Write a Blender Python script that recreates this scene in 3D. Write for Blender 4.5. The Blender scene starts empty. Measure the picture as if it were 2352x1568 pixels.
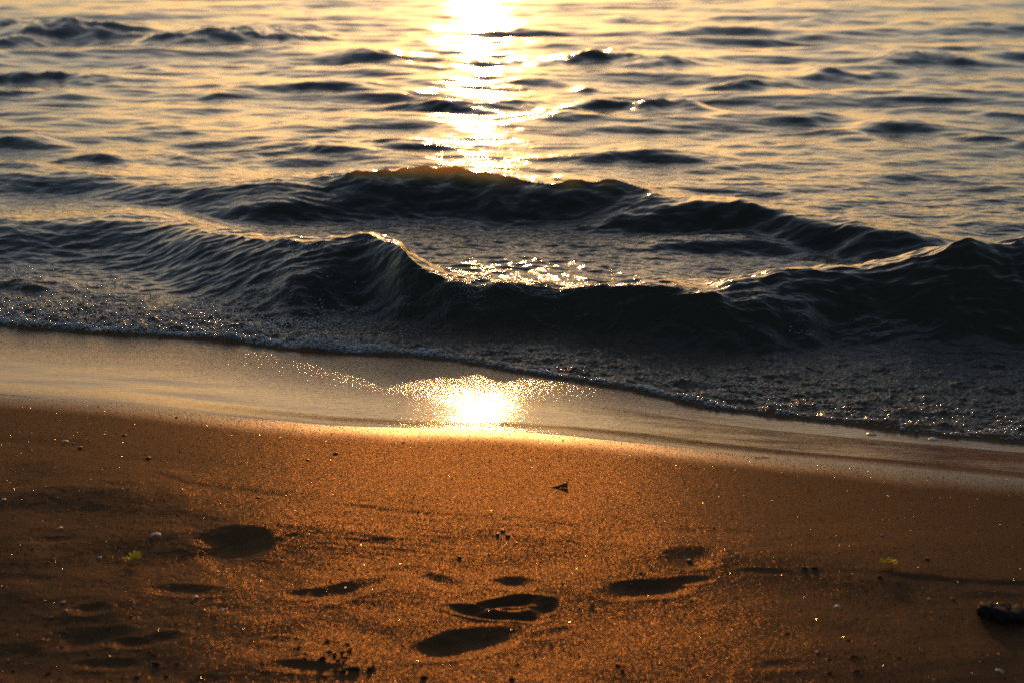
import bpy, math, random
import numpy as np
from mathutils import Vector, Euler, Matrix

# ------------------------------------------------------------------ camera, sky, sun, exposure
scene = bpy.context.scene
R = math.radians
CAM_Z, PITCH, LENS = 1.65, 16.5, 50.0
cd = bpy.data.cameras.new("camera"); cam = bpy.data.objects.new("camera", cd)
scene.collection.objects.link(cam); scene.camera = cam
cam.location = (0, 0, CAM_Z); cam.rotation_euler = (R(90 - PITCH), 0, 0)
cd.lens = LENS; cd.sensor_width = 36; cd.clip_start = 0.05; cd.clip_end = 20000
cd.dof.use_dof = True; cd.dof.focus_distance = 5.2; cd.dof.aperture_fstop = 3.0
cd.dof.aperture_blades = 7

SUN_EL, SUN_AZ, SUN_STR = 9.0, -1.1, 2.0     # azimuth in degrees from +Y, positive to the right
world = bpy.data.worlds.new("World"); scene.world = world; world.use_nodes = True
wn, wl = world.node_tree.nodes, world.node_tree.links
sky = wn.new("ShaderNodeTexSky"); sky.sky_type = 'NISHITA'; sky.sun_disc = False
sky.sun_elevation = R(SUN_EL); sky.sun_rotation = R(SUN_AZ)
sky.air_density = 1.6; sky.dust_density = 1.1; sky.ozone_density = 3.1; sky.altitude = 0
bg = wn["Background"]; bg.inputs["Strength"].default_value = 0.135
tint = wn.new("ShaderNodeMix"); tint.data_type = 'RGBA'; tint.blend_type = 'MULTIPLY'; tint.inputs[0].default_value = 1.0
tint.inputs[7].default_value = (1.0, .915, .95, 1)          # slightly rosier evening air
wl.new(sky.outputs[0], tint.inputs[6]); wl.new(tint.outputs[2], bg.inputs["Color"])

sd = bpy.data.lights.new("sun", 'SUN'); sun = bpy.data.objects.new("sun", sd)
scene.collection.objects.link(sun)
sd.energy = SUN_STR; sd.angle = R(0.5); sd.color = (1.0, 0.42, 0.11)
sdir = Vector((math.sin(R(SUN_AZ)) * math.cos(R(SUN_EL)), math.cos(R(SUN_AZ)) * math.cos(R(SUN_EL)), math.sin(R(SUN_EL))))
sun.rotation_euler = sdir.to_track_quat('Z', 'Y').to_euler()

scene.view_settings.view_transform = 'Standard'; scene.view_settings.look = 'None'
scene.view_settings.gamma = 1.0; scene.view_settings.exposure = -0.1
scene.render.engine = 'CYCLES'
scene.cycles.max_bounces = 4; scene.cycles.glossy_bounces = 3; scene.cycles.diffuse_bounces = 2
scene.cycles.transparent_max_bounces = 12
scene.cycles.use_denoising = False
scene.cycles.sample_clamp_direct = 0; scene.cycles.sample_clamp_indirect = 4
scene.render.film_transparent = False

rng = np.random.default_rng(7); random.seed(7)

# ------------------------------------------------------------------ helpers
def ray(px, py):
    """direction through a point of the 2352x1568 frame"""
    p = R(PITCH)
    cx = (px - 1176) / 2352 * 36 / LENS; cy = -(py - 784) / 2352 * 36 / LENS
    return np.array([cx, math.cos(p) + cy * math.sin(p), -math.sin(p) + cy * math.cos(p)])
def at_z(px, py, z):
    d = ray(px, py); s = (z - CAM_Z) / d[2]
    return d[0] * s, d[1] * s

def hash2(ix, iy, seed):
    h = (ix.astype(np.int64) * 374761393 + iy.astype(np.int64) * 668265263 + seed * 974634777) & 0xFFFFFFFF
    h = ((h ^ (h >> 13)) * 1274126177) & 0xFFFFFFFF
    h = (h ^ (h >> 16)) & 0xFFFFFF
    return h / float(0xFFFFFF)
def gnoise(x, y, seed=0):
    """gradient noise about -1..1"""
    x0 = np.floor(x); y0 = np.floor(y); fx = x - x0; fy = y - y0
    u = fx * fx * fx * (fx * (fx * 6 - 15) + 10); v = fy * fy * fy * (fy * (fy * 6 - 15) + 10)
    def g(ix, iy, dx, dy):
        a = hash2(ix, iy, seed) * 2 * np.pi
        return np.cos(a) * dx + np.sin(a) * dy
    n00 = g(x0, y0, fx, fy); n10 = g(x0 + 1, y0, fx - 1, fy)
    n01 = g(x0, y0 + 1, fx, fy - 1); n11 = g(x0 + 1, y0 + 1, fx - 1, fy - 1)
    return 1.5 * ((n00 * (1 - u) + n10 * u) * (1 - v) + (n01 * (1 - u) + n11 * u) * v)
def fbm(x, y, seed=0, octv=4, gain=0.5):
    s = 0; a = 1
    for o in range(octv):
        s = s + a * gnoise(x * 2 ** o + 17.3 * o, y * 2 ** o - 9.1 * o, seed + o); a *= gain
    return s
def sst(a, b, x):
    t = np.clip((x - a) / (b - a), 0, 1); return t * t * (3 - 2 * t)

def mesh_from(name, verts, faces, mat, smooth=True, parent=None, attrs=None):
    """verts (n,3), faces (m,k) arrays -> linked mesh object"""
    me = bpy.data.meshes.new(name)
    verts = np.asarray(verts, dtype=np.float32); faces = np.asarray(faces, dtype=np.int32)
    n, k = faces.shape
    me.vertices.add(len(verts)); me.vertices.foreach_set("co", verts.ravel())
    me.loops.add(n * k); me.loops.foreach_set("vertex_index", faces.ravel())
    me.polygons.add(n); me.polygons.foreach_set("loop_start", np.arange(0, n * k, k, dtype=np.int32))
    me.polygons.foreach_set("loop_total", np.full(n, k, dtype=np.int32))
    me.polygons.foreach_set("use_smooth", np.full(n, smooth, dtype=bool))
    for an, av in (attrs or {}).items():
        a = me.attributes.new(an, 'FLOAT', 'POINT'); a.data.foreach_set("value", av.astype(np.float32).ravel())
    me.update(calc_edges=True); me.materials.append(mat)
    o = bpy.data.objects.new(name, me); scene.collection.objects.link(o)
    if parent: o.parent = parent
    return o
def tag(o, label=None, cat=None, group=None, kind=None):
    if label: o["label"] = label
    if cat: o["category"] = cat
    if group: o["group"] = group
    if kind: o["kind"] = kind
    return o

# ------------------------------------------------------------------ the shape of the shore
# limit of the wet film on the sand, traced on the ground
EDGE_PX = [(0, 903), (250, 922), (500, 950), (750, 974), (950, 984), (1150, 988), (1300, 998), (1500, 1018), (1750, 1045), (2000, 1070), (2352, 1102)]
_e = np.array([at_z(px, py, -0.075) for px, py in EDGE_PX])
SL = -0.27                                     # shoreline direction dy/dx outside the traced stretch
ex = np.concatenate([[-400], _e[:, 0], [400]])
ey = np.concatenate([[_e[0, 1] + (-400 - _e[0, 0]) * SL], _e[:, 1], [_e[-1, 1] + (400 - _e[-1, 0]) * SL]])
def edge_y(x): return np.interp(x, ex, ey)

def sand_base(x, y):
    u = y - edge_y(x)
    # gently level behind, bending down to the sea from about 1 m before the wet limit
    t = u + 1.05
    z = -0.0875 * np.where(t > 0.35, t - 0.175, np.where(t > 0, t * t / 0.7, 0)) + np.where(t < 0, t * 0.030 * np.exp(-np.maximum(-t, 0) / 3), 0)
    z = z + 0.03 * sst(1.9, 3.5, u) * (u - 1.9) * 0.5
    z = z - (.003 + .009 * sst(-1.9, -.9, x)) * sst(.015, .20, u + .03 * gnoise(x * 1.5, y * 3, 111)) - .075 * np.clip(u, 0, .55) * sst(.0, 1.0, x) + .004 * sst(.7, 1.2, u)
    return np.maximum(z, -6.0)
def at_sand(px, py, f=None):
    d = ray(px, py); z = 0.0
    f = f or sand_base
    for _ in range(12):
        s = (z - CAM_Z) / d[2]; z = float(f(np.array([d[0] * s]), np.array([d[1] * s]))[0])
    return d[0] * s, d[1] * s, z

# hollows pressed in the sand: px, py, half length px, half width px (on screen), screen tilt, depth
DENTS = [
    (528, 1252, 62, 26, 4, .022), (470, 1236, 34, 10, 6, .006),
    (1128, 1390, 38, 7, -10, .015), (1192, 1380, 46, 8, -6, .022), (1252, 1392, 22, 13, 10, .022), (1086, 1405, 46, 8, 12, .023), (1150, 1416, 46, 7, 2, .016), (1222, 1416, 34, 9, -4, .016),
    (1072, 1478, 106, 20, -9, .021), (1010, 1490, 48, 16, -4, .010),
    (1180, 1340, 44, 11, 3, .012), (1006, 1332, 52, 9, 20, .010), (940, 1306, 40, 8, -4, .006),
    (800, 1356, 78, 12, -16, .013), (700, 1366, 40, 8, -4, .007), (425, 1358, 74, 9, 3, .010),
    (196, 1462, 76, 16, -5, .016), (290, 1474, 46, 8, 4, .010), (372, 1466, 40, 9, -4, .009), (205, 1402, 34, 9, -3, .010),
    (1486, 1352, 84, 13, -6, .015), (1592, 1280, 50, 15, -8, .011), (1590, 1330, 40, 6, -4, .007),
    (95, 1022, 96, 12, 4, .009), (30, 1042, 70, 12, 6, .008), (240, 1114, 56, 6, 3, .005), (400, 1078, 60, 4, 6, .003),
    (300, 1296, 60, 9, -3, .006), (520, 1400, 40, 8, 2, .005), (60, 1330, 70, 8, 0, .006), (140, 1130, 44, 5, 2, .004), (120, 1240, 60, 6, -4, .004),
    (1270, 1452, 40, 7, -12, .006), (640, 1470, 34, 6, 0, .005), (1750, 1310, 40, 5, 2, .004), (860, 1240, 70, 6, 0, .004), (1420, 1240, 90, 6, 2, .004),
    (730, 1140, 110, 6, 5, .004), (890, 1170, 120, 5, 5, .004), (1650, 1222, 110, 7, 2, .005), (2300, 1372, 70, 10, 3, .006), (240, 1520, 60, 9, 0, .007), (700, 1535, 80, 9, 3, .007),
    (1800, 1530, 60, 8, -2, .005),
]
_D = []
for px, py, hl, hw, tilt, dep in DENTS:
    x0, y0, _ = at_sand(px, py)
    ca, sa = math.cos(R(tilt)), math.sin(R(tilt))
    x1, y1, _ = at_sand(px + hl * ca, py + hl * sa)
    x2, y2, _ = at_sand(px, py + hw)
    a = 1.08 * math.hypot(x1 - x0, y1 - y0); ang = math.atan2(y1 - y0, x1 - x0); b = 1.25 * abs(y2 - y0)
    _D.append((x0, y0, a, b, ang, dep))
# pock marks and crumbs of disturbed sand at the lower edge of the frame
_P = []
for cx, cy, sx, sy, n, s in ((790, 1505, 75, 26, 16, .8), (230, 1490, 130, 30, 10, .7), (360, 1525, 60, 20, 4, .8), (1560, 1345, 90, 16, 18, .6), (1970, 1470, 100, 50, 8, .8), (600, 1300, 300, 120, 26, .5), (200, 1300, 170, 110, 26, .55), (1300, 1500, 500, 40, 20, .6)):
    for k in range(n):
        x0, y0, _ = at_sand(cx + rng.normal() * sx, min(cy + rng.normal() * sy, 1590))
        _P.append((x0, y0, s * rng.uniform(.004, .011), s * rng.uniform(.004, .010), rng.uniform(0, 3), s * rng.uniform(.003, .009)))
# the low wrack step at the right
STEP_PX = [(1640, 1296), (1760, 1304), (1900, 1308), (2020, 1312), (2120, 1322), (2240, 1332), (2352, 1338), (2600, 1352)]
_s = np.array([at_sand(a, b)[:2] for a, b in STEP_PX])
STEP2_PX = [(300, 1066), (360, 1084), (430, 1106), (560, 1120), (700, 1142), (880, 1165), (1060, 1178), (1240, 1195), (1400, 1215)]
_s2 = np.array([at_sand(a, b)[:2] for a, b in STEP2_PX])

def sand_z(x, y):
    z = sand_base(x, y)
    u = y - edge_y(x)
    near = (np.abs(x) < 6) & (y > 1) & (y < 9)
    rough = sst(-0.35, -1.1, u)                     # trodden ground away from the swash
    wx = x + 0.05 * gnoise(x * 3, y * 3, 91); wy = y + 0.05 * gnoise(x * 3 + 7, y * 3, 92)
    left = sst(-0.1, -1.0, x)
    z = z + rough * ((0.0065 + .003 * left) * fbm(wx * 2.0, wy * 3.2, 5, 3, .42) + (0.0004 + .0006 * left) * fbm(x * 12, y * 16, 11, 3)
                     + (0.00018 + .0003 * left) * fbm(x * 45, y * 50, 15, 3, .6))
    z = z + 0.0018 * fbm(x * 1.1 + .26 * y, y * 2.2, 25, 2) + 0.00020 * fbm(x * 60, y * 60, 21, 2) * sst(0.02, -0.15, u)
    # faint drainage ripples in the left middle
    rp = np.exp(-((x + .35) / .35) ** 2 - ((y - 3.62) / .16) ** 2)
    z = z + rp * .0003 * np.sin((y * 1.0 + .16 * x + .02 * gnoise(x * 5, y * 5, 3)) * 190)
    for (x0, y0, a, b, ang, dep) in _D:
        m = near & (np.abs(x - x0) < 2.2 * a + .03) & (np.abs(y - y0) < 2.2 * a + .03)
        if not m.any(): continue
        dx = x[m] - x0; dy = y[m] - y0
        ca, sa = math.cos(ang), math.sin(ang)
        p = (dx * ca + dy * sa) / a; q = (-dx * sa + dy * ca) / b
        p = p + .14 * gnoise(x[m] * 11, y[m] * 11, 31); q = q + .22 * gnoise(x[m] * 10, y[m] * 10, 33)
        r = np.sqrt(p * p + q * q)
        z[m] += -(.38 + 7 * dep) * (dep + .0035 * (dep > .0065) * (dep < .017)) * (1 - sst(.0, 1.5, r)) + dep * .06 * np.exp(-((r - 1.4) / .28) ** 2)
    for (x0, y0, a, b, ang, dep) in _P:
        m = near & (np.abs(x - x0) < .03) & (np.abs(y - y0) < .04)
        if not m.any(): continue
        r = np.sqrt(((x[m] - x0) / a) ** 2 + ((y[m] - y0) / b) ** 2)
        z[m] += -.7 * dep * (1 - sst(.1, 1.3, r)) + dep * .2 * np.exp(-((r - 1.4) / .3) ** 2)
    sy = np.interp(x, _s[:, 0], _s[:, 1]) + .012 * gnoise(x * 14, x * 0, 41) + .02 * gnoise(x * 3, x * 0, 42)
    d = (y - sy)
    fade = sst(_s[0, 0] - .05, _s[0, 0] + .5, x) * sst(6, 3, x)
    z = z + fade * (.0035 + .003 * gnoise(x * 4, y * 0, 45)) * (np.exp(-(np.maximum(d, 0) / .10) ** 2) * (sst(-.02, .012, d)))
    sy2 = np.interp(x, _s2[:, 0], _s2[:, 1]) + .01 * gnoise(x * 12, x * 0, 44)
    d = (y - sy2)
    fade = sst(_s2[0, 0] - .1, _s2[0, 0] + .2, x) * sst(_s2[-1, 0] + .3, _s2[-1, 0] - .3, x)
    z = z + fade * .0018 * (np.exp(-(np.maximum(d, 0) / .12) ** 2) * (sst(-.02, .012, d)))
    return z

# ------------------------------------------------------------------ the shape of the sea
SEA = -0.215
def crest(pts, wf, wb):
    a = np.array([(*at_z(px, py, z), z) for px, py, z in pts]); o = np.argsort(a[:, 0]); a = a[o]
    xs = np.arange(a[0, 0], a[-1, 0], .02); d = np.stack([np.interp(xs, a[:, 0], a[:, k]) for k in range(3)], 1)   # rounded corners
    kk = np.exp(-(np.arange(-8, 9) / 4.0) ** 2); kk /= kk.sum()
    for k in (1, 2): d[:, k] = np.convolve(np.pad(d[:, k], 8, 'edge'), kk, 'valid')
    a = d
    return a, wf, wb
CRESTS = [
    # inner breaker
    crest([(-900, 500, -.12), (-300, 512, -.12), (0, 509, -.11), (137, 509, -.11), (260, 496, -.09), (340, 508, -.10), (410, 521, -.09), (480, 534, -.05), (590, 556, -.03), (700, 556, .03), (780, 548, .045), (840, 545, .055), (890, 562, .055),
           (940, 596, .05), (990, 628, .015), (1040, 650, -.01), (1160, 658, -.02), (1300, 667, -.03), (1420, 675, -.03), (1500, 668, -.015), (1560, 663, -.005), (1646, 684, -.03), (1719, 688, -.04), (1835, 697, -.07), (1868, 693, -.08), (1960, 720, -.17), (2100, 745, -.215)], .26, .62),
    # rising wave at the right
    crest([(1420, 690, -.215), (1600, 672, -.10), (1694, 661, -.04), (1815, 629, .0), (1876, 625, .01), (1980, 620, .02), (2050, 606, .04), (2117, 593, .07), (2226, 566, .12), (2279, 573, .11), (2352, 552, .14), (2600, 530, .16), (3200, 500, .14)], .36, .6),
    # second wave
    crest([(-900, 392, -.16), (0, 400, -.145), (180, 404, -.14), (300, 418, -.15), (400, 430, -.145), (520, 430, -.12), (620, 420, -.075), (750, 408, -.04), (900, 405, -.02), (1060, 402, .0), (1150, 413, -.01), (1250, 426, -.03), (1330, 424, -.02), (1400, 425, -.02), (1480, 445, -.06), (1540, 461, -.10), (1600, 478, -.17), (1660, 490, -.215)], .42, .8),
    crest([(1300, 520, -.215), (1400, 496, -.14), (1480, 482, -.10), (1560, 467, -.07), (1700, 470, -.06), (1780, 485, -.07), (1900, 509, -.08), (1990, 518, -.06), (2100, 540, -.09), (2200, 560, -.13), (2300, 575, -.17), (2352, 590, -.215)], .36, .7),
    # low ridges in the trough between
    crest([(1380, 566, -.215), (1500, 558, -.18), (1650, 550, -.15), (1760, 554, -.165), (1900, 566, -.20), (1980, 575, -.215)], .22, .4),
    crest([(430, 480, -.215), (560, 470, -.13), (700, 462, -.12), (840, 468, -.15), (1000, 490, -.215)], .2, .4),
    # chop behind the foot of the right wave
    crest([(1700, 800, -.23), (1800, 745, -.19), (1900, 735, -.16), (2000, 730, -.19), (2110, 722, -.15), (2180, 740, -.19), (2300, 790, -.23)], .16, .25),
    crest([(-200, 672, -.2), (0, 655, -.175), (60, 652, -.165), (150, 668, -.19), (230, 680, -.215)], .10, .3),
]
# swell humps further out: px, py, half length px, height, front length m, back length m
HUMPS = [(1385, 92, 120, .30, .55, 1.2), (1530, 122, 60, .16, .45, .9), (850, 98, 85, .20, .55, 1.0), (960, 84, 50, .12, .5, 1.), (560, 44, 170, .34, 1.0, 2.0), (400, 66, 90, .2, .8, 1.5), (170, 42, 130, .30, 1.0, 2.0), (30, 60, 80, .26, .8, 1.6), (20, 30, 120, .3, 1.2, 2.),
         (110, 148, 160, .20, .45, .9), (330, 140, 50, .10, .4, .8), (1110, 126, 95, .13, .4, .9), (1010, 222, 130, .13, .35, .7), (1180, 224, 90, .10, .35, .7), (1430, 212, 130, .17, .35, .7), (1560, 230, 60, .09, .3, .6), (2110, 108, 100, .20, .5, 1.0), (1905, 144, 40, .15, .35, .7),
         (2040, 148, 50, .13, .35, .7), (1760, 164, 80, .15, .35, .8), (1690, 182, 70, .09, .3, .6), (690, 324, 150, .08, .25, .5), (920, 314, 130, .09, .25, .5), (220, 342, 70, .10, .22, .45), (370, 348, 60, .05, .2, .4), (2070, 270, 90, .10, .3, .6), (1960, 300, 60, .06, .25, .5), (1460, 342, 140, .07, .25, .5), (1850, 262, 70, .06, .25, .5),
         (40, 305, 90, .10, .25, .6), (380, 284, 80, .05, .25, .5), (60, 200, 130, .10, .3, .7), (530, 208, 60, .06, .25, .5), (760, 190, 160, .08, .3, .6), (1350, 186, 30, .08, .25, .5), (2300, 250, 70, .07, .25, .5), (1700, 400, 110, .045, .2, .4), (2250, 305, 80, .06, .22, .5), (60, 388, 90, .05, .2, .4),
         (1950, 40, 200, .12, .7, 1.2), (2280, 48, 90, .14, .7, 1.2), (1180, 60, 50, .1, .6, 1.), (1640, 62, 120, .1, .6, 1.2), (1440, 32, 60, .12, .7, 1.2), (700, 60, 50, .1, .6, 1.2), (2230, 130, 80, .09, .4, .8), (1300, 262, 90, .06, .3, .6), (640, 108, 60, .07, .4, .8), (2120, 395, 110, .03, .2, .4)]
_H = []
for px, py, hl, A, wf, wb in HUMPS:
    x0, y0 = at_z(px, py, SEA + A); x1, _ = at_z(px + hl, py, SEA + A)
    _H.append((x0, y0, x1 - x0, A, wf, wb, rng.normal() * .12))

# wind sea: many sine trains, long ones first
_W = []
for k in range(72):
    lam = 5.5 * (0.16 / 5.5) ** (k / 71.0) * rng.uniform(.9, 1.1)
    th = R(rng.normal() * (13 + 17 * k / 71) - 8)
    _W.append((lam, th, rng.uniform(0, 2 * np.pi), 0.0042 * lam ** .86 * (.55 + .45 * min(1, lam / .7)) * (1.15 if lam > .9 else 1)))
def ridge(dy, wf, wb):
    f = np.where(dy < 0, 1 - sst(0, 1, -dy / wf), 0)
    b = np.where(dy >= 0, np.exp(-(np.maximum(dy, 0) / wb) ** 2.5 * 1.2) , 0)
    pk = np.exp(-np.abs(dy) / .06) * .0
    return f + b + pk
def froth_y(x): return np.interp(x, FX, FY) + .022 * gnoise(x * 2.7, x * 0, 221) + .010 * gnoise(x * 9, x * 0, 222) + .004 * gnoise(x * 30, x * 0, 223)
def sea_z(x, y, spacing):
    """water surface and how it is broken up; spacing = distance between rows there"""
    u = y - edge_y(x)
    wx = x + .25 * gnoise(x * .5, y * .5, 61) + .05 * gnoise(x * 2.2, y * 2.6, 63)
    wy = y + .30 * gnoise(x * .45 + 9, y * .6, 62) + .06 * gnoise(x * 1.8, y * 3.2, 64)
    open_ = sst(2.3, 5.0, u)
    amp = .20 + .80 * open_
    far = sst(8, 16, y)
    zz = 0
    for lam, th, ph, a in _W:
        kx, ky = math.sin(th) * 2 * np.pi / lam, math.cos(th) * 2 * np.pi / lam
        keep = sst(2.2, 4.5, (lam / max(abs(math.cos(th)), .3)) / np.maximum(spacing, 1e-4))
        s = kx * wx + ky * wy + ph
        zz = zz + a * keep * (np.sin(s) + .22 * np.cos(2 * s) * (keep > .5)) * (1 if lam < .9 else (.25 + .75 * far))
    grp = .75 + .5 * gnoise(x * .35, y * .3, 66)
    zz = zz * amp * grp * (.66 + .10 * sst(9, 18, y))
    zz = zz + .018 * amp * fbm(x * .9 + .2 * y, y * 1.6, 71, 3) * (1 + .3 * far)
    tot = np.zeros_like(x); face = np.zeros_like(x); lip = np.zeros_like(x)
    for a, wf, wb in CRESTS:
        if True:
            yc = np.interp(x, a[:, 0], a[:, 1]) + .05 * gnoise(x * 2.1, y * 1.5 + wf * 50, 77) + .03 * gnoise(x * 6, y * 4 + wf * 50, 78)
            zc = np.interp(x, a[:, 0], a[:, 2], left=-.215, right=-.215) if a[0, 2] < -.2 or a[-1, 2] < -.2 else np.interp(x, a[:, 0], a[:, 2])
            A = np.maximum(zc - SEA, 0)
            wfl = wf * (.7 + A / .28) * (1 + (1.6 if wf == .26 else .3) * sst(-.3, -1.3, x))
            A = A * (1 + .10 * gnoise(x * 2.4 + wf * 31, y * 1.2, 79) + .07 * gnoise(x * 6 + wf * 31, y * 3, 80) + .03 * gnoise(x * 15 + wf * 31, y * 6, 81))
            tot = tot + (A * ridge(y - yc, wfl, wb) + (.18 if wf == .42 else .07) * A * sst(.12, .2, A) * np.exp(-np.abs(y - yc) / .05)) ** 3
            q = (y - yc) / wfl
            face = np.maximum(face, sst(-1.15, -.9, q) * sst(.05, -.15, q) * sst(.05, .25, A))
            lip = np.maximum(lip, (wf == .42) * np.exp(-((y - yc + .03) / .08) ** 2) * sst(.178, .222, A))  # mask for the sunlit amber glow coloured onto the second wave's crest
    z = SEA + zz * .9 * (1 + .1 * face) + np.cbrt(tot)
    for x0, y0, hw, A, wf, wb, tl in _H:
        m = (np.abs(x - x0) < 2.2 * hw) & (np.abs(y - y0) < 3 * wb + 1)
        if not m.any(): continue
        dx = x[m] - x0
        dy = y[m] - y0 - tl * dx + .35 * np.abs(dx) ** 1.5 / max(hw, .2) * .5 + .16 * gnoise(x[m] * 1.6, y[m] * 1.1, 83) + .10 * gnoise(x[m] * 4, y[m] * 2, 84)
        z[m] += (.62 - .1 * sst(14, 20, y0)) * A * (1 + .35 * gnoise(x[m] * 2, y[m] * 1.5, 86) + .30 * (.5 - np.abs(gnoise(x[m] * 3.4, y[m] * 4.5, 88)))) * np.exp(-(dx / (1.15 * hw)) ** 2 * 1.2) * ridge(dy, wf * 1.2, wb * .8)
    # small sharp chop riding on everything near
    nr = sst(14, 6, y) * sst(.9, 2.0, u)
    rid = 1 - np.abs(gnoise(wx * 4.2 + .8 * wy, wy * 8.5, 85)) * 2
    z = z + nr * .0075 * rid + nr * .0050 * fbm(wx * 7, wy * 15, 87, 3)
    # the swash: thin film riding up the sand
    sb = sand_base(x, y)
    froth = froth_y(x)                 # front of the new swash
    v = y - froth
    film = .0015 * sst(-.01, .04, u) + .0055 * sst(-.0, .85, u) - .012 * sst(.0, -.05, u)
    film = film + .0016 * fbm(x * 2.2 + y * .6, y * 5.5, 51, 2) * sst(.0, .3, u) * sst(1.4, .8, u)
    lobe = .016 * sst(-.012, .018, v) + .012 * sst(.0, .35, v)
    turb = sst(-.005, .05, v) * sst(2.6, 1.2, u)
    lump = turb * (.0135 * fbm(x * 5.5, y * 9, 53, 4, .6) + .0055 * np.abs(fbm(x * 34, y * 40, 55, 2, .6)) + .014 * sst(-.1, -1.3, x) * sst(.9, .3, v) * np.abs(fbm(x * 9, y * 14, 57, 2, .6)))
    shallow = sb + film + lobe
    k = .03
    dd = np.clip(.5 + .5 * (z - shallow) / k, 0, 1)
    out = shallow * (1 - dd) + z * dd + k * dd * (1 - dd) + lump
    return out, sb, turb, v, u, face, lip
# froth line, traced on the ground
FROTH_PX = [(0, 742), (60, 752), (130, 756), (220, 764), (330, 766), (480, 772), (560, 778), (650, 792), (760, 800), (870, 803), (960, 808), (1050, 820), (1120, 836), (1190, 854), (1300, 868), (1450, 886), (1560, 908), (1650, 926), (1750, 932), (1850, 945), (1980, 962), (2100, 980), (2250, 994), (2352, 1000)]
_f = np.array([at_z(px, py, -.16) for px, py in FROTH_PX])
FX = np.concatenate([[-60], _f[:, 0], [60]]); FY = np.concatenate([[_f[0, 1] + (-60 - _f[0, 0]) * SL], _f[:, 1], [_f[-1, 1] + (60 - _f[-1, 0]) * SL]])

# ------------------------------------------------------------------ node helpers
def newmat(name):
    m = bpy.data.materials.new(name); m.use_nodes = True
    nt = m.node_tree; b = nt.nodes["Principled BSDF"]
    return m, nt.nodes, nt.links, b
def math_node(N, L, op, a, b=None, c=None, clamp=False):
    n = N.new("ShaderNodeMath"); n.operation = op; n.use_clamp = clamp
    for i, v in enumerate((a, b, c)):
        if v is None: continue
        if hasattr(v, "node"): L.new(v, n.inputs[i])
        else: n.inputs[i].default_value = v
    return n.outputs[0]
def mapping(N, L, scale, rotz=0.0, src=None):
    if src is None:
        tc = N.new("ShaderNodeTexCoord"); src = tc.outputs["Object"]
    mp = N.new("ShaderNodeMapping"); L.new(src, mp.inputs[0]); mp.inputs["Scale"].default_value = scale
    mp.inputs["Rotation"].default_value = (0, 0, rotz)
    return mp.outputs[0]
def noise(N, L, vec, scale, detail=3, rough=.5, dist=0.0):
    n = N.new("ShaderNodeTexNoise"); L.new(vec, n.inputs["Vector"]); n.inputs["Scale"].default_value = scale
    n.inputs["Detail"].default_value = detail; n.inputs["Roughness"].default_value = rough; n.inputs["Distortion"].default_value = dist
    return n.outputs["Fac"]
def attr(N, name):
    n = N.new("ShaderNodeAttribute"); n.attribute_name = name; return n.outputs["Fac"]
def mixcol(N, L, fac, a, b, blend='MIX'):
    n = N.new("ShaderNodeMix"); n.data_type = 'RGBA'; n.blend_type = blend
    for i, v in ((0, fac), (6, a), (7, b)):
        if hasattr(v, "node"): L.new(v, n.inputs[i])
        else: n.inputs[i].default_value = v
    return n.outputs[2]
def maprange(N, L, v, a, b, c=0.0, d=1.0, smooth=False):
    n = N.new("ShaderNodeMapRange"); L.new(v, n.inputs[0])
    if smooth: n.interpolation_type = 'SMOOTHSTEP'
    for i, q in enumerate((a, b, c, d)): n.inputs[i + 1].default_value = q
    return n.outputs[0]
def bump(N, L, h, strength, dist, prev=None):
    n = N.new("ShaderNodeBump"); L.new(h, n.inputs["Height"]); n.inputs["Distance"].default_value = dist
    if hasattr(strength, "node"): L.new(strength, n.inputs["Strength"])
    else: n.inputs["Strength"].default_value = strength
    if prev is not None: L.new(prev, n.inputs["Normal"])
    return n.outputs[0]

# ---- sand
MS, N, L, B = newmat("damp_sand")
v1 = mapping(N, L, (1, 1, 1))
big = noise(N, L, v1, 1.6, 3); mid = noise(N, L, v1, 14, 4, .6); fine = noise(N, L, v1, 520, 3, .8)
col = mixcol(N, L, maprange(N, L, big, .35, .65), (.098, .040, .022, 1), (.112, .047, .026, 1))
col = mixcol(N, L, maprange(N, L, mid, .35, .7), col, (.070, .028, .016, 1))
col = mixcol(N, L, maprange(N, L, fine, .3, .75), (.040, .013, .006, 1), col)
wet = attr(N, "wet")
L.new(col, B.inputs["Base Color"])
L.new(maprange(N, L, wet, 0, 1, .68, .28), B.inputs["Roughness"])
B.inputs["IOR"].default_value = 1.36
L.new(maprange(N, L, wet, 0, 1, .03, .5), B.inputs["Specular IOR Level"])
vor = N.new("ShaderNodeTexVoronoi"); L.new(v1, vor.inputs["Vector"]); vor.inputs["Scale"].default_value = 420; vor.feature = 'F1'
h = math_node(N, L, 'ADD', math_node(N, L, 'MULTIPLY', fine, .8), math_node(N, L, 'MULTIPLY', vor.outputs["Distance"], -.6))
h2 = noise(N, L, v1, 110, 3, .6)
nb = bump(N, L, h2, .45, .0022)
nb = bump(N, L, h, maprange(N, L, wet, 0, 1, .75, .35), .0011, nb)
L.new(nb, B.inputs["Normal"])
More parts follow.
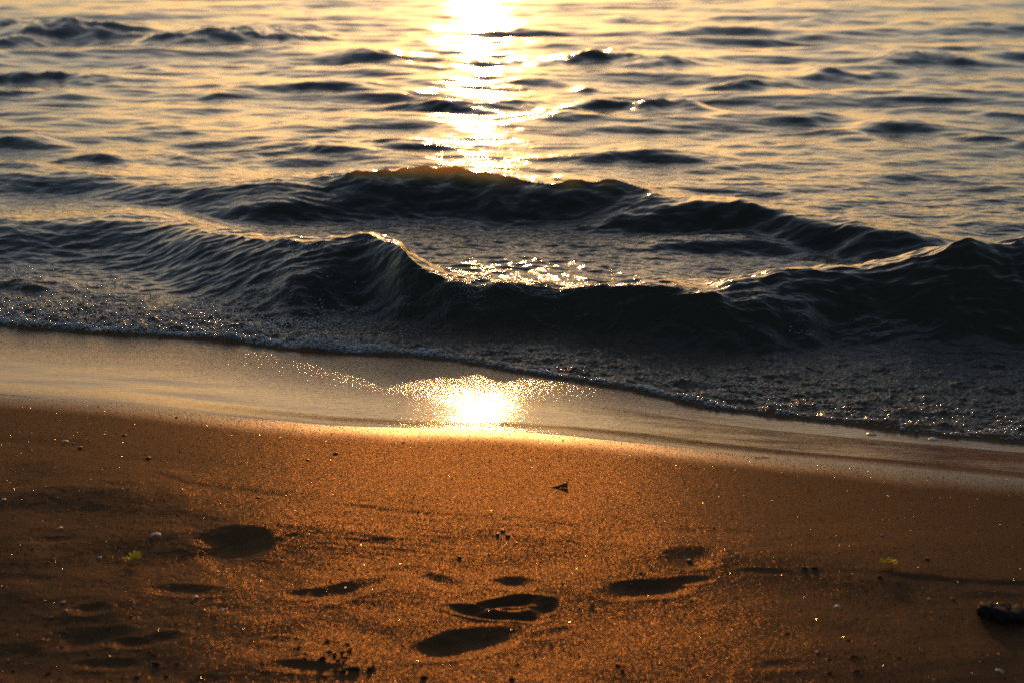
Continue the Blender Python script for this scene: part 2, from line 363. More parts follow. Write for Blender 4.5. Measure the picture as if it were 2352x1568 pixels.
# each grain is a little mirror with a tilt of its own
vg = N.new("ShaderNodeTexVoronoi"); L.new(v1, vg.inputs["Vector"]); vg.inputs["Scale"].default_value = 900
sub = N.new("ShaderNodeVectorMath"); sub.operation = 'SUBTRACT'; L.new(vg.outputs["Color"], sub.inputs[0]); sub.inputs[1].default_value = (.5, .5, .5)
scl = N.new("ShaderNodeVectorMath"); scl.operation = 'SCALE'; L.new(sub.outputs[0], scl.inputs[0]); scl.inputs["Scale"].default_value = .50
nb2 = bump(N, L, h2, .18, .0022)
add = N.new("ShaderNodeVectorMath"); add.operation = 'ADD'; L.new(nb2, add.inputs[0]); L.new(scl.outputs[0], add.inputs[1])
nrm = N.new("ShaderNodeVectorMath"); nrm.operation = 'NORMALIZE'; L.new(add.outputs[0], nrm.inputs[0])
gls = N.new("ShaderNodeBsdfGlossy"); gls.inputs["Roughness"].default_value = .24; gls.inputs["Color"].default_value = (.85, .50, .20, 1); L.new(nrm.outputs[0], gls.inputs["Normal"])
ms_ = N.new("ShaderNodeMixShader"); ms_.inputs[0].default_value = .042; L.new(B.outputs[0], ms_.inputs[1]); L.new(gls.outputs[0], ms_.inputs[2]); L.new(ms_.outputs[0], N["Material Output"].inputs[0])

# ---- sea
MW, N, L, B = newmat("sea_water")
shal, turb_, far_ = attr(N, "shallow"), attr(N, "turb"), attr(N, "far")
v = mapping(N, L, (1, 1, 1))
sandn = noise(N, L, v, 6, 4, .6)
sandc = mixcol(N, L, sandn, (.17, .070, .022, 1), (.22, .092, .030, 1))
deep = mixcol(N, L, noise(N, L, v, 1.2, 3), (.028, .024, .013, 1), (.038, .029, .015, 1))
lip_glow = attr(N, "lip")
L.new(mixcol(N, L, lip_glow, mixcol(N, L, attr(N, 'sandy'), deep, sandc), (.90, .42, .05, 1)), B.inputs["Base Color"])  # amber crest colour stands in for sunlight coming through thin water
L.new(lip_glow, B.inputs["Subsurface Weight"]); B.inputs["Subsurface Radius"].default_value = (1.0, .42, .08); B.inputs["Subsurface Scale"].default_value = .24
L.new(maprange(N, L, far_, 0, 1, .07, .17), B.inputs["Roughness"])
B.inputs["IOR"].default_value = 1.333
va = mapping(N, L, (1, 2.4, 1), R(-7)); vs = mapping(N, L, (1, 6, 1), R(14))
r1 = noise(N, L, va, 4.5, 3, .5, .6); r2 = noise(N, L, va, 17, 2, .55, .4)
calm = math_node(N, L, 'SUBTRACT', 1.0, math_node(N, L, 'MULTIPLY', attr(N, 'face'), .15), clamp=True)
r3 = noise(N, L, vs, 16, 4, .6, .3)
t1 = noise(N, L, mapping(N, L, (1, 1.3, 1)), 62, 3, .62, .3)
g1 = noise(N, L, mapping(N, L, (1, 1.8, 1), R(14)), 120, 2, .6)
inv = math_node(N, L, 'MULTIPLY', calm, math_node(N, L, 'SUBTRACT', 1.0, shal, clamp=True))
n1 = bump(N, L, r1, math_node(N, L, 'MULTIPLY', inv, maprange(N, L, far_, 0, 1, .30, .12)), .030)
n1 = bump(N, L, r2, math_node(N, L, 'MULTIPLY', inv, maprange(N, L, far_, 0, .35, .42, .0)), .007, n1)
n1 = bump(N, L, t1, math_node(N, L, 'MULTIPLY', turb_, .85), .0085, n1)
n1 = bump(N, L, r3, math_node(N, L, 'MULTIPLY', shal, .5), .0019, n1)
n1 = bump(N, L, g1, attr(N, "grainy"), .0013, n1)
L.new(n1, B.inputs["Normal"])

# ------------------------------------------------------------------ sheets: fans of quads, even on screen, reaching the horizon
def fan(y_rows, t_dense, t_half, dense_n, extra):
    t = np.linspace(-t_half, t_half, dense_n)
    side = np.concatenate([t_half * 1.02 + np.cumsum(t_dense * 1.16 ** np.arange(34))])
    T = np.concatenate([-side[::-1], t, side]); add = np.concatenate([-(extra * (np.arange(34) / 33.) ** 4)[::-1], np.zeros(dense_n), extra * (np.arange(34) / 33.) ** 4])
    s = np.maximum(y_rows, 2.4)
    X = T[None, :] * s[:, None] + add[None, :]; Y = np.repeat(y_rows[:, None], len(T), 1)
    return X, Y
def quads(nr, nc, keep=None):
    i = np.arange(nr - 1)[:, None] * nc + np.arange(nc - 1)[None, :]
    q = np.stack([i, i + 1, i + 1 + nc, i + nc], -1).reshape(-1, 4)
    return q if keep is None else q[keep.reshape(-1)]

def rows_between(ya, yb, n, h):
    a, b = math.atan2(h, ya), math.atan2(h, yb)
    return h / np.tan(np.linspace(a, b, n))
# sand
ys = np.concatenate([[-300, -120, -50, -20, -8, -3, -.5, 1.0, 1.8, 2.2], rows_between(2.45, 6.2, 950, 1.7), 6.2 * 1.09 ** np.arange(1, 70)])
X, Y = fan(ys, .008, .43, 1150, 300)
Z = sand_z(X.ravel().copy(), Y.ravel().copy()).reshape(X.shape)
U = Y - edge_y(X)
wetv = sst(-.22, -.0, U + .02 * gnoise(X * 6, Y * 6, 101))
sand = mesh_from("beach_sand", np.stack([X, Y, Z], -1).reshape(-1, 3), quads(*X.shape), MS, attrs={"wet": wetv.ravel()})
tag(sand, kind="structure", label="golden brown damp beach sand with footprints sloping to the water")

# sea
ys = np.concatenate([rows_between(3.0, 42, 1500, 1.75), 42 * 1.045 ** np.arange(1, 105)])
X, Y = fan(ys, .008, .43, 1350, 400)
sp = np.gradient(ys)[:, None] * np.ones_like(X)
Z, SB, TU, V, U, FA, LI = sea_z(X.ravel(), Y.ravel(), sp.ravel())
Z, SB, TU, V, U, FA, LI = (a.reshape(X.shape) for a in (Z, SB, TU, V, U, FA, LI))
keepv = (U > -.25)
keep = keepv[:-1, :-1] | keepv[1:, 1:]
depth = Z - SB
ov = np.clip((Z - SEA) / .34, 0, 1) * sst(1.4, 2.0, U) * sst(14, 9, Y)     # the tops lean shoreward
YY = Y - .07 * ov ** 2
shallow = sst(.10, .012, depth) * sst(1.6, .9, V)
sea = mesh_from("sea_water", np.stack([X, YY, Z], -1).reshape(-1, 3), quads(*X.shape, keep=keep), MW,
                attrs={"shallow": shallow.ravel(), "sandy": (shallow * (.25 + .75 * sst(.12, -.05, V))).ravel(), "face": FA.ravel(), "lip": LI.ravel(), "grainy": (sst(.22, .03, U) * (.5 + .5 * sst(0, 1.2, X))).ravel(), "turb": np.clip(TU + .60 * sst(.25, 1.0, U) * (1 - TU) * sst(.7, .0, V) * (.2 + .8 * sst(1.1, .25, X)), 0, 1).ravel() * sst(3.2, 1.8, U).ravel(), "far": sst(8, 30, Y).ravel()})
tag(sea, kind="structure", label="dark sunset sea with small breaking waves and thin swash")

# ------------------------------------------------------------------ froth bubbles
def ico(sub):
    import bmesh
    bm = bmesh.new(); bmesh.ops.create_icosphere(bm, subdivisions=sub, radius=1)
    v = np.array([p.co[:] for p in bm.verts]); f = np.array([[q.index for q in p.verts] for p in bm.faces]); bm.free()
    return v, f
def scatter(base_v, base_f, P, S, rot=None, sq=None):
    """many copies of a small shape in one mesh"""
    n = len(P); V = np.repeat(base_v[None], n, 0) * (S[:, None, None] if S.ndim == 1 else S[:, None, :])
    if rot is not None: V = np.einsum('nij,nkj->nki', rot, V)
    V = V + P[:, None, :]
    F = base_f[None] + (np.arange(n) * len(base_v))[:, None, None]
    return V.reshape(-1, 3), F.reshape(-1, 3)
def rand_rot(n):
    q = rng.normal(size=(n, 4)); q /= np.linalg.norm(q, axis=1)[:, None]; w, x, y, z = q.T
    return np.stack([1 - 2 * (y * y + z * z), 2 * (x * y - z * w), 2 * (x * z + y * w), 2 * (x * y + z * w), 1 - 2 * (x * x + z * z), 2 * (y * z - x * w), 2 * (x * z - y * w), 2 * (y * z + x * w), 1 - 2 * (x * x + y * y)], -1).reshape(n, 3, 3)

MF = bpy.data.materials.new("bubble_film"); MF.use_nodes = True
N, L = MF.node_tree.nodes, MF.node_tree.links; N.clear()
out = N.new("ShaderNodeOutputMaterial"); mx = N.new("ShaderNodeMixShader"); tr = N.new("ShaderNodeBsdfTransparent"); gl = N.new("ShaderNodeBsdfGlossy")
lw = N.new("ShaderNodeLayerWeight"); lw.inputs[0].default_value = .42
gl.inputs["Roughness"].default_value = .10; gl.inputs["Color"].default_value = (.85, .88, .9, 1); tr.inputs[0].default_value = (.80, .82, .84, 1)
df = N.new("ShaderNodeBsdfDiffuse"); df.inputs[0].default_value = (.5, .52, .54, 1)
m2 = N.new("ShaderNodeMixShader"); m2.inputs[0].default_value = .08; L.new(tr.outputs[0], m2.inputs[1]); L.new(df.outputs[0], m2.inputs[2])
L.new(maprange(N, L, lw.outputs["Facing"], .05, 1, .03, .8), mx.inputs[0]); L.new(m2.outputs[0], mx.inputs[1]); L.new(gl.outputs[0], mx.inputs[2]); L.new(mx.outputs[0], out.inputs[0])

bx, by, br = [], [], []
n = 9000                                            # the rolled edge of the swash
x = rng.uniform(-2.7, 2.3, n); thick = np.clip(.50 + .8 * gnoise(x * 2.2, x * 0, 201) + .7 * gnoise(x * 7, x * 0, 202), .03, 1.6)
thick *= np.where(x < -.1, 1.0, np.where(x < 1.0, .6, .12 + .3 * (gnoise(x * 5, x * 0, 203) > .2)))
keepb = rng.uniform(0, 1, n) < np.clip(thick * 1.3, 0, 1)
x = x[keepb]; thick = thick[keepb]
bx.append(x); by.append(froth_y(x) + np.abs(rng.normal(size=len(x))) * .05 * thick); br.append(np.clip(rng.lognormal(-5.45, .42, len(x)) * (.75 + .35 * thick), .0015, .011))
n = 42000                                           # patches of froth behind it
x = rng.uniform(-3.0, 2.3, n); v_ = rng.uniform(0, 1, n) ** 1.4 * 1.25
y = froth_y(x) + v_
m_ = fbm(x * 1.9 + .5 * y, y * 6.5, 211, 3) + .35 * fbm(x * 9, y * 16, 212, 2) - .30 + 1.1 * sst(-.2, -1.4, x) * sst(.95, .2, v_) - .5 * sst(.3, .9, v_) * sst(-1, .5, x)
keepb = m_ > rng.uniform(0, .5, n)
bx.append(x[keepb]); by.append(y[keepb]); br.append(np.clip(rng.lognormal(-5.75, .4, keepb.sum()), .0012, .009))
n = 2600                                            # torn lip of the inner breaker
a0 = CRESTS[0][0]; xa, xb = at_z(880, 565, .08)[0], at_z(1430, 675, .01)[0]
x = rng.uniform(xa, xb, n); yl = np.interp(x, a0[:, 0], a0[:, 1]); m_ = fbm(x * 7, x * 0 + 3.3, 231, 3) + .15 > rng.uniform(0, .6, n)
x = x[m_]; bx.append(x); by.append(yl[m_] - .02 - np.abs(rng.normal(size=len(x))) * .05); br.append(np.clip(rng.lognormal(-6.1, .35, len(x)), .0012, .005))
bx, by, br = map(np.concatenate, (bx, by, br))
bz = sea_z(bx, by, np.full_like(bx, .003))[0]
iv, if_ = ico(2)
heap = rng.uniform(0, 1, len(bx)) ** 2 * np.clip(.03 * fbm(bx * 5, by * 9, 215, 2) + .012, 0, .03)
bz = bz + heap * sst(.5, -1.2, bx)
Vv, Ff = scatter(iv, if_, np.stack([bx, by, bz + br * .25], -1), np.stack([br, br, br * .85], -1))
froth = mesh_from("sea_foam", Vv, Ff, MF)
tag(froth, kind="stuff", label="bubbly grey foam along the leading edge of the thin swash", cat="foam")

# ------------------------------------------------------------------ coarse glinting grains lying on the sand
MG, N, L, B = newmat("quartz_grain")
B.inputs["Base Color"].default_value = (.22, .11, .04, 1); B.inputs["Roughness"].default_value = .16; B.inputs["IOR"].default_value = 1.7; B.inputs["Specular Tint"].default_value = (1, .75, .4, 1); B.inputs["IOR"].default_value = 1.5
def grains(n, ya, yb, sa, sb_, seed):
    r = np.random.default_rng(seed)
    y = np.sqrt(r.uniform(ya * ya, yb * yb, n)); x = r.uniform(-.46, .46, n) * y
    y2 = np.minimum(y, edge_y(x) - .005)
    m = y <= y2
    x, y = x[m], y[m]
    s = r.lognormal(math.log(sa), sb_, len(x))
    z = sand_z(x, y)
    ov_ = np.array([[1, 0, 0], [-1, 0, 0], [0, 1, 0], [0, -1, 0], [0, 0, 1], [0, 0, -1]], float)
    of = np.array([[0, 2, 4], [2, 1, 4], [1, 3, 4], [3, 0, 4], [2, 0, 5], [1, 2, 5], [3, 1, 5], [0, 3, 5]])
    return scatter(ov_, of, np.stack([x, y, z + s * .35], -1), s, rand_rot(len(x)))
a, b = grains(110000, 2.5, 5.3, .00085, .30, 1); c, d = grains(9000, 2.5, 4.9, .0013, .3, 2)
g = mesh_from("sand_grains", np.concatenate([a, c]), np.concatenate([b, d + len(a)]), MG, smooth=False)
tag(g, kind="stuff", label="coarse wet sand grains glinting gold in the low sun", cat="sand grains")

# ------------------------------------------------------------------ things lying on the sand
def simple(name, col, rough, spec=.5, tr=0.0, var=.35, scale=160):
    m, N, L, B = newmat(name); v = mapping(N, L, (1, 1, 1))
    c2 = tuple(q * (1 - var) for q in col) + (1,)
    L.new(mixcol(N, L, maprange(N, L, noise(N, L, v, scale, 4, .6), .3, .7), tuple(col) + (1,), c2), B.inputs["Base Color"])
    B.inputs["Roughness"].default_value = rough; B.inputs["Specular IOR Level"].default_value = spec
    if tr:
        B.inputs["Transmission Weight"].default_value = tr
    L.new(bump(N, L, noise(N, L, v, scale * 3, 3), .4, .0006), B.inputs["Normal"])
    return m
M = dict(dark=simple("dark_stone", (.060, .048, .038), .45), grey=simple("grey_stone", (.13, .14, .15), .4), pale=simple("pale_shell", (.52, .47, .42), .35),
         blue=simple("bluish_stone", (.16, .18, .22), .4), rust=simple("rusty_stone", (.13, .05, .025), .5), amber=simple("amber_shell", (.42, .2, .07), .3),
         clod=simple("dark_crumb", (.034, .024, .017), .8, .2), leaf=simple("dry_leaf", (.10, .055, .028), .6, .3), weed=simple("dry_seaweed", (.010, .008, .006), .75, .2),
         petal=simple("yellow_petal", (.80, .68, .03), .5, .3), stem=simple("green_stem", (.12, .16, .03), .5, .3), straw=simple("straw", (.10, .05, .03), .6), foam=simple("foam_fleck", (.22, .22, .21), .35))
_n, _l = M['petal'].node_tree.nodes, M['petal'].node_tree.links
_t = _n.new("ShaderNodeBsdfTranslucent"); _t.inputs[0].default_value = (.75, .62, .02, 1); _m = _n.new("ShaderNodeMixShader"); _m.inputs[0].default_value = .55
_l.new(_n["Principled BSDF"].outputs[0], _m.inputs[1]); _l.new(_t.outputs[0], _m.inputs[2]); _l.new(_m.outputs[0], _n["Material Output"].inputs[0])
def on_sand(px, py):
    x, y, z = at_sand(px, py)
    d = ray(px, py)
    for _ in range(3):
        z = float(sand_z(np.array([x]), np.array([y]))[0]); s = (z - CAM_Z) / d[2]; x, y = d[0] * s, d[1] * s
    return x, y, z, 36 / LENS / 2352 * y * 1.06          # last: metres per frame unit
iv3, if3 = ico(3)
def lump_mesh(rx, ry, rz, seed, rough=.18, angular=0.0):
    v = iv3.copy()
    k = 1 + rough * fbm(v[:, 0] * 1.3 + v[:, 2] * .9 + seed, v[:, 1] * 1.3 - v[:, 2] * .7, seed, 3)
    if angular:
        r2 = np.random.default_rng(seed)
        for _ in range(9):
            nrm = r2.normal(size=3); nrm /= np.linalg.norm(nrm); dd = r2.uniform(.55, .85)
            over = np.maximum(v @ nrm - dd, 0); v = v - over[:, None] * nrm * angular
    return v * k[:, None] * np.array([rx, ry, rz]), if3
def place(o, x, y, z, rz=0.0, tilt=(0, 0)):
    o.location = (x, y, z); o.rotation_euler = (tilt[0], tilt[1], rz); return o
def pebble(px, py, w, mat, label, group="pebbles scattered on the damp sand", name="pebble", cat="pebble", flat=.4, rough=.28, angular=.9, rz=None, sink=.22):
    x, y, z, mpp = on_sand(px, py); r = w * mpp * .42; sd = int(px * 3 + py)
    v, f = lump_mesh(r, r * random.uniform(.6, .85), r * flat, sd, rough, angular)
    o = mesh_from(name, v, f, M[mat])
    place(o, x, y, z + r * flat * (1 - 2 * sink), random.uniform(-.4, .4) if rz is None else rz)
    return tag(o, label, cat, group)
def shell(px, py, w, mat, label, group="shell fragments scattered on the sand", rz=0.0, tilt=(.3, .1), deep=.45):
    """ribbed, domed piece of a bivalve with a broken hinge side, real thickness"""
    x, y, z, mpp = on_sand(px, py); r = w * mpp / 2; nu, nv = 28, 9; V = []
    for lay, off in ((0, 1.0), (1, .86)):
        for j in range(nv):
            for i in range(nu):
                a = -math.pi * .62 + 1.24 * math.pi * i / (nu - 1); t = .08 + .92 * j / (nv - 1)
                rr = t * (1 + .04 * math.sin(i * 1.9)) * (1 if lay == 0 else .97); rb = 1 + .035 * math.cos(i * math.pi * .9) * t
                V.append((math.sin(a) * rr * r, (math.cos(a) * rr * .8 - .25) * r, (math.sqrt(max(0, 1 - (t * .93) ** 2)) * deep * off * rb) * r))
    F = []; n = nu * nv
    for j in range(nv - 1):
        for i in range(nu - 1):
            q = j * nu + i; F.append((q, q + nu, q + nu + 1, q + 1)); F.append((n + q, n + q + 1, n + q + nu + 1, n + q + nu))
    for j in range(nv - 1):
        for i in (0, nu - 1):
            q = j * nu + i; F.append((q, n + q, n + q + nu, q + nu) if i else (q, q + nu, n + q + nu, n + q))
    for i in range(nu - 1):
        for j in (0, nv - 1):
            q = j * nu + i; F.append((q, q + 1, n + q + 1, n + q) if j == 0 else (q, n + q, n + q + 1, q + 1))
    o = mesh_from("shell_fragment", np.array(V), np.array(F), M[mat])
    place(o, x, y, z + .0006, rz, tilt)
    return tag(o, label, "shell", group)

shell(149, 1014, 17, 'pale', "pale oval shell left of two stones in the upper left shaded sand", rz=.3)
pebble(168, 1018, 9, 'grey', "tiny grey pebble between the pale oval shell and the dark-bottomed stone")
pebble(184, 1028, 17, 'grey', "grey stone right of the pale oval shell in the upper left")
pebble(340, 1052, 15, 'dark', "dark pebble alone on smooth sand in the upper left quarter of the sand")
pebble(286, 999, 12, 'dark', "small flat dark pebble just below the wet edge at left")
pebble(405, 958, 10, 'dark', "tiny dark pebble closest to the wet edge at left")
pebble(770, 1042, 15, 'dark', "dark rounded pebble on golden sand left of the sun glare")
pebble(708, 1056, 11, 'dark', "smaller dark pebble just left of the rounded one on golden sand")
pebble(926, 1016, 12, 'rust', "flat rusty brown chip under the sun glare", flat=.3)
pebble(592, 1142, 13, 'dark', "thin dark chip left of centre on the faint sand line", flat=.3)
shell(359, 1228, 26, 'pale', "long pale shell left of the deep round hollow", rz=.1, deep=.3)
shell(138, 1212, 12, 'pale', "small pale shell chip at the far left beside a dark streak", rz=.9)
pebble(9, 1147, 13, 'pale', "pale pebble at the left border of the picture")
shell(230, 1280, 12, 'pale', "small white shell left of the yellow flowers", rz=-.4)
shell(449, 1371, 15, 'pale', "white shell bit under the long curved hollow at lower left", rz=.6)
shell(512, 1400, 13, 'pale', "white shell bit right of and below the curved hollow at lower left", rz=-.7)
pebble(145, 1383, 14, 'blue', "bluish grey pebble near the lower left, upper of a pair")
pebble(151, 1402, 13, 'blue', "bluish grey pebble near the lower left, lower of a pair")
pebble(117, 1417, 12, 'grey', "grey pebble below the bluish pair at lower left", flat=.35)
pebble(75, 1258, 10, 'grey', "small grey pebble left of the yellow flowers near the border")
shell(751, 1471, 15, 'pale', "bright cream shell left of the lowest long footprint", rz=.2, tilt=(-.5, .1))
shell(706, 1460, 14, 'amber', "flat amber shell piece left of the bright cream shell", rz=.1, deep=.25)
shell(602, 1441, 14, 'amber', "amber oval shell piece between dark hollows at lower left", rz=-.1, deep=.3)
shell(457, 1436, 15, 'amber', "brownish shell piece standing up at lower left", rz=.8, tilt=(.9, .2))
shell(110, 1545, 14, 'amber', "bright amber shard in the bottom left corner", rz=.5, tilt=(-.8, .3))
pebble(1155, 1217, 13, 'pale', "small cream pebble in the middle above the footprints", flat=.4)
pebble(1143, 1226, 12, 'blue', "bluish pebble touching the middle cream pebble", flat=.4)
pebble(1166, 1229, 16, 'rust', "rusty flat pebble right of the bluish one in the middle", flat=.35)
pebble(1055, 1279, 15, 'dark', "dark pebble above the footprints in the middle")
pebble(1584, 1287, 17, 'grey', "grey oval pebble inside the hollow at centre right", flat=.45)
shell(1693, 1271, 11, 'pale', "pale shell chip right of the centre right hollow", rz=.3)
pebble(2027, 1228, 11, 'pale', "pale pebble above the yellow flowers at right", flat=.4)
pebble(2129, 1283, 16, 'dark', "dark angular pebble right of the yellow flowers at right")
pebble(1849, 1304, 18, 'clod', "dark crumb on the sand step, left one of two", rough=.4, sink=.4)
pebble(1872, 1303, 18, 'clod', "dark crumb on the sand step, right one of two", rough=.4, sink=.4)
pebble(2020, 1325, 17, 'clod', "dark crumb just below the yellow flowers at right", rough=.4)
shell(1923, 1393, 17, 'pale', "white shell below the sand step at right", rz=-.3, tilt=(.5, -.2))
shell(2134, 1375, 10, 'pale', "tiny pale chip left of the black seaweed clump", rz=.3)
pebble(2190, 1375, 13, 'dark', "small dark pebble next to the black seaweed clump")
shell(2297, 1541, 20, 'pale', "pale shard in the bottom right corner", rz=-.6, tilt=(.2, .3), deep=.3)
pebble(1879, 1498, 15, 'dark', "flat dark pebble low at right below the white shell", flat=.3)
for i, (px, py, w, fl, lb) in enumerate(((740, 1514, 19, 1.3, "tall dark sand crumb left of the bottom cluster"), (814, 1535, 34, .55, "widest dark crumb in the bottom cluster"), (787, 1541, 22, .6, "dark crumb left of the widest one at the bottom"),
        (849, 1536, 20, .8, "dark crumb right of the widest one at the bottom"), (769, 1503, 13, 1.0, "small dark crumb above the bottom cluster"), (687, 1487, 14, .8, "dark crumb left of the tall one near the bright shell"), (785, 1498, 14, .8, "dark crumb at the top right of the bottom cluster"),
        (973, 1555, 17, .9, "dark crumb at the bottom edge right of the cluster"), (1418, 1527, 14, .6, "dark crumb low right of centre, upper of two"), (1430, 1540, 15, .6, "dark crumb low right of centre, lower of two"), (1176, 1558, 15, .8, "dark crumb at the bottom edge in the middle"),
        (357, 1524, 20, .8, "rounded dark crumb at lower left"), (315, 1554, 17, .6, "dark crumb at the bottom edge at lower left"), (204, 1501, 13, .5, "small dark crumb under the left hollows"), (31, 1540, 12, .7, "small dark crumb in the bottom left corner"), (700, 1512, 12, .8, "small dark crumb between the left ones of the cluster"))):
    pebble(px, py, w, 'clod', lb, group="dark crumbs of sand at the lower edge", name="sand_crumb", cat="crumb", flat=fl * .6, rough=.5, angular=.3, sink=.3)

# folded dry leaf
x, y, z, mpp = on_sand(1284, 1119)
Lf = 40 * mpp; rows = []
for j in range(9):
    t = j / 8                                     # from pointed tip (left) to torn base (right)
    wd = .30 * Lf * (t ** .8) * (1 if t < .9 else .9); h = .24 * Lf * t ** 1.5
    rows += [(Lf * (t - .5), -wd * .25, .0008 + .10 * h), (Lf * (t - .5 + .01 * math.sin(j * 2)), -.1 * wd, .02 * Lf * t + .12 * h), (Lf * (t - .5 + .02 * t), .35 * wd, h * .9 + .001), (Lf * (t - .48), .55 * wd, h * 1.05 + .0015)]
top = np.array(rows); bot = top + np.array([0, .0008, -.0008]); F = []
for j in range(8):
    for i in range(3):
        q = j * 4 + i; F.append((q, q + 4, q + 5, q + 1)); F.append((36 + q, 36 + q + 1, 36 + q + 5, 36 + q + 4))
    for i in (0, 3):
        q = j * 4 + i; F.append((q, 36 + q, 36 + q + 4, q + 4))
for i in range(3):
    F.append((32 + i, 36 + 32 + i, 36 + 33 + i, 33 + i))
lf = mesh_from("dry_leaf", np.concatenate([top, bot]), np.array(F), M['leaf'])
place(lf, x, y, z, R(3)); tag(lf, "dark folded dry leaf, pointed like a fin, lying on golden sand right of centre", "leaf")

# yellow blossoms washed up
def blossoms(px, py, spots, label):
    x, y, z, mpp = on_sand(px, py)
    root = bpy.data.objects.new("flower_sprig", None); scene.collection.objects.link(root); root.location = (x, y, z)
    tag(root, label, "flower", "yellow flower sprigs on the sand")
    V, F = [], []
    for (dx, h, r) in spots:                        # a flower: five cupped petals with thickness
        c = np.array([dx * mpp, random.uniform(-.004, .004), h * mpp + .005]); r *= mpp * 1.8; V, F = [], []
        for k in range(6):
            a = k * math.pi / 3 + random.uniform(-.2, .2); up = random.uniform(.2, 1.0)
            d = np.array([math.cos(a), math.sin(a), 0]); s = np.array([-math.sin(a), math.cos(a), 0]); uz = np.array([0, 0, 1])
            pts = [c, c + r * (.55 * d + .34 * s + .3 * up * uz), c + r * (1.0 * d + .16 * s + .7 * up * uz), c + r * (1.0 * d - .16 * s + .7 * up * uz), c + r * (.55 * d - .34 * s + .3 * up * uz)]
            lo = [p - np.array([0, 0, .0007]) for p in pts]; b0 = len(V); V += pts + lo
            F += [(b0, b0 + 1, b0 + 2, b0 + 2), (b0, b0 + 2, b0 + 3, b0 + 3), (b0, b0 + 3, b0 + 4, b0 + 4), (b0 + 5, b0 + 7, b0 + 6, b0 + 6), (b0 + 5, b0 + 8, b0 + 7, b0 + 7), (b0 + 5, b0 + 9, b0 + 8, b0 + 8)]
        tri = []
        for q in F: tri.append(q[:3])
        mesh_from("blossom", np.array(V), np.array(tri), M['petal'], smooth=False, parent=root)
    xs = [s[0] for s in spots]; V = []; F = []
    n = 10
    for i in range(n):
        t = i / (n - 1); cx = (min(xs) + (max(xs) - min(xs)) * t) * mpp
        for k in range(5):
            V.append((cx, .0009 * math.cos(k * 1.2566) + .002 * math.sin(t * 5), .0014 + .0009 * math.sin(k * 1.2566) + .003 * math.sin(t * 3)))
    for i in range(n - 1):
        for k in range(5): F.append((i * 5 + k, i * 5 + (k + 1) % 5, i * 5 + 5 + (k + 1) % 5, i * 5 + 5 + k))
    mesh_from("stem", np.array(V), np.array(F), M['stem'], parent=root)
blossoms(305, 1290, [(-10, 3, 7), (-3, 4, 6), (6, 9, 8), (11, 7, 6)], "small yellow flower sprig at lower left beside the deep hollow")
blossoms(2040, 1300, [(-12, 6, 6), (-6, 7, 7), (0, 6, 6), (6, 8, 7), (11, 4, 7), (3, 4, 6)], "small yellow green flower sprig on the sand step at right")

# black clump of dried weed at the right border
x, y, z, mpp = on_sand(2300, 1412)
root = bpy.data.objects.new("seaweed_clump", None); scene.collection.objects.link(root); root.location = (x, y, z)
tag(root, "black clump of dried seaweed at the right border below the sand step", "seaweed")
Vs, Fs, o_ = [], [], 0
for (dx, dz, rx, rz, s) in ((-34, 14, 24, 17, 1), (-6, 12, 32, 17, 2), (24, 11, 30, 14, 3), (52, 9, 28, 12, 4), (-40, 22, 11, 8, 5), (8, 19, 18, 9, 6), (78, 7, 24, 10, 7)):
    v, f = lump_mesh(rx * mpp, rx * mpp * .8, rz * mpp, s + 50, .45)
    v = v * (1 + .10 * gnoise(v[:, 0] * 160 + s, v[:, 2] * 160 + v[:, 1] * 90, s))[:, None]
    v[:, 0] += dx * mpp; v[:, 2] = np.maximum(v[:, 2] * .95 + dz * mpp * .8, -.004); v[:, 1] *= 1.6; v[:, 1] += random.uniform(-.01, .01)
    Vs.append(v); Fs.append(f + o_); o_ += len(v)
mesh_from("weed_mass", np.concatenate(Vs), np.concatenate(Fs), M['weed'], parent=root)
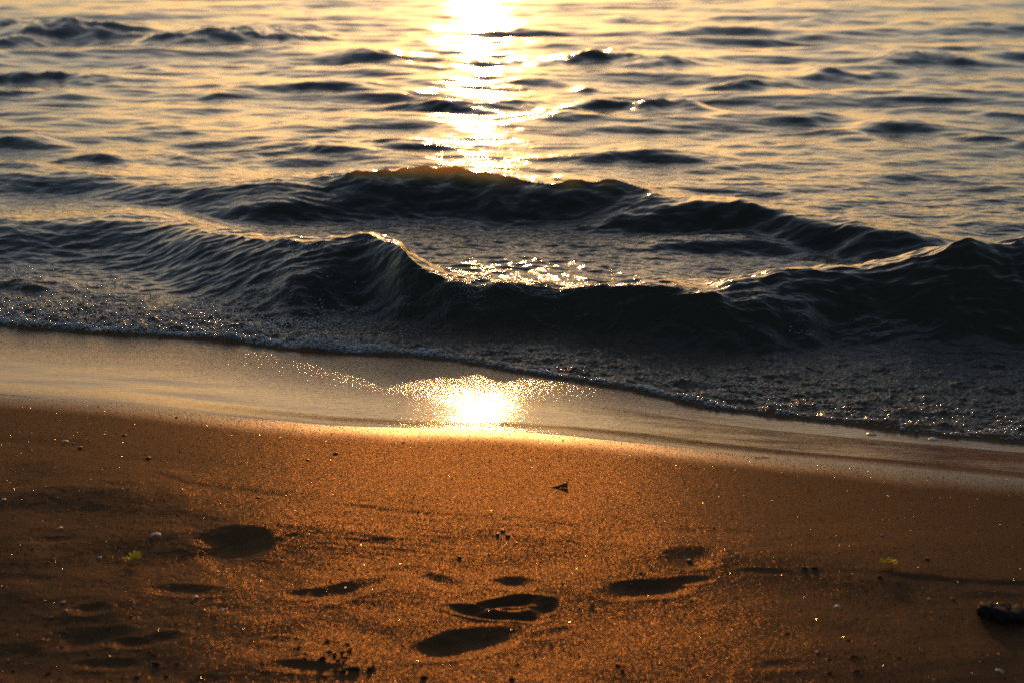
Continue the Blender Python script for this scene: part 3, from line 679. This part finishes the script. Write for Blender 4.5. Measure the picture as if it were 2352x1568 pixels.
for k in range(46):
    a = random.uniform(0, 2 * math.pi); p = np.array([random.uniform(-50, 85) * mpp, random.uniform(-.02, .02), random.uniform(5, 24) * mpp]); V = []; F = []
    d = np.array([math.cos(a), math.sin(a) * .6, random.uniform(.1, .9)]); Ls = random.uniform(.008, .022); n = 6
    for i in range(n):
        t = i / (n - 1); c = p + d * Ls * t + np.array([0, 0, -.5 * Ls * t * t]); rr = .0014 * (1.1 - t)
        for q in range(4): V.append(c + rr * np.array([math.cos(q * 1.57), .5 * math.sin(q * 1.57), math.sin(q * 1.57)]))
    for i in range(n - 1):
        for q in range(4): F.append((i * 4 + q, i * 4 + (q + 1) % 4, i * 4 + 4 + (q + 1) % 4, i * 4 + 4 + q))
    mesh_from("frond", np.array(V), np.array(F), M['weed'], parent=root)

# straws and twigs
def straw(pts, r, label, mat='straw'):
    P = [np.array(on_sand(a, b)[:3]) + np.array([0, 0, r * .6 + c]) for a, b, c in pts]; V, F = [], []
    for i, c in enumerate(P):
        rr = r * (1 - .5 * i / len(P))
        for k in range(6): V.append(c + rr * np.array([0, math.cos(k * 1.047), math.sin(k * 1.047)]))
    for i in range(len(P) - 1):
        for k in range(6): F.append((i * 6 + k, i * 6 + (k + 1) % 6, i * 6 + 6 + (k + 1) % 6, i * 6 + 6 + k))
    V = np.array(V); c0 = P[0]; o = mesh_from("twig", V - c0, np.array(F), M[mat]); o.location = c0
    tag(o, label, "twig", "twigs on the sand")
straw([(1734, 1050, 0), (1744, 1052, .002), (1752, 1049, .001), (1766, 1051, 0)], .0013, "thin reddish brown twig on smooth sand close to the wet edge at right")
straw([(1352, 1370, .001), (1357, 1373, .003), (1364, 1375, 0)], .0022, "short dark twig right of the footprints", 'clod')

# white flecks of foam stranded on the wet film
for px, py, w, lb in ((2001, 997, 22, "white foam fleck on the dark wet film at right, left of two"), (2144, 1008, 24, "white foam fleck on the dark wet film at right, right of two")):
    x, y = at_z(px, py, -.10)
    z = float(sea_z(np.array([x]), np.array([y]), np.array([.003]))[0][0]); x, y = at_z(px, py, z); mpp = 36 / LENS / 2352 * y * 1.06
    v, f = lump_mesh(w * mpp / 2, w * mpp * .5, .0025, int(px), .4)
    o = mesh_from("foam_fleck", v, f, M['foam']); o.location = (x, y, z + .001); tag(o, lb, "foam", "foam flecks on the wet film")
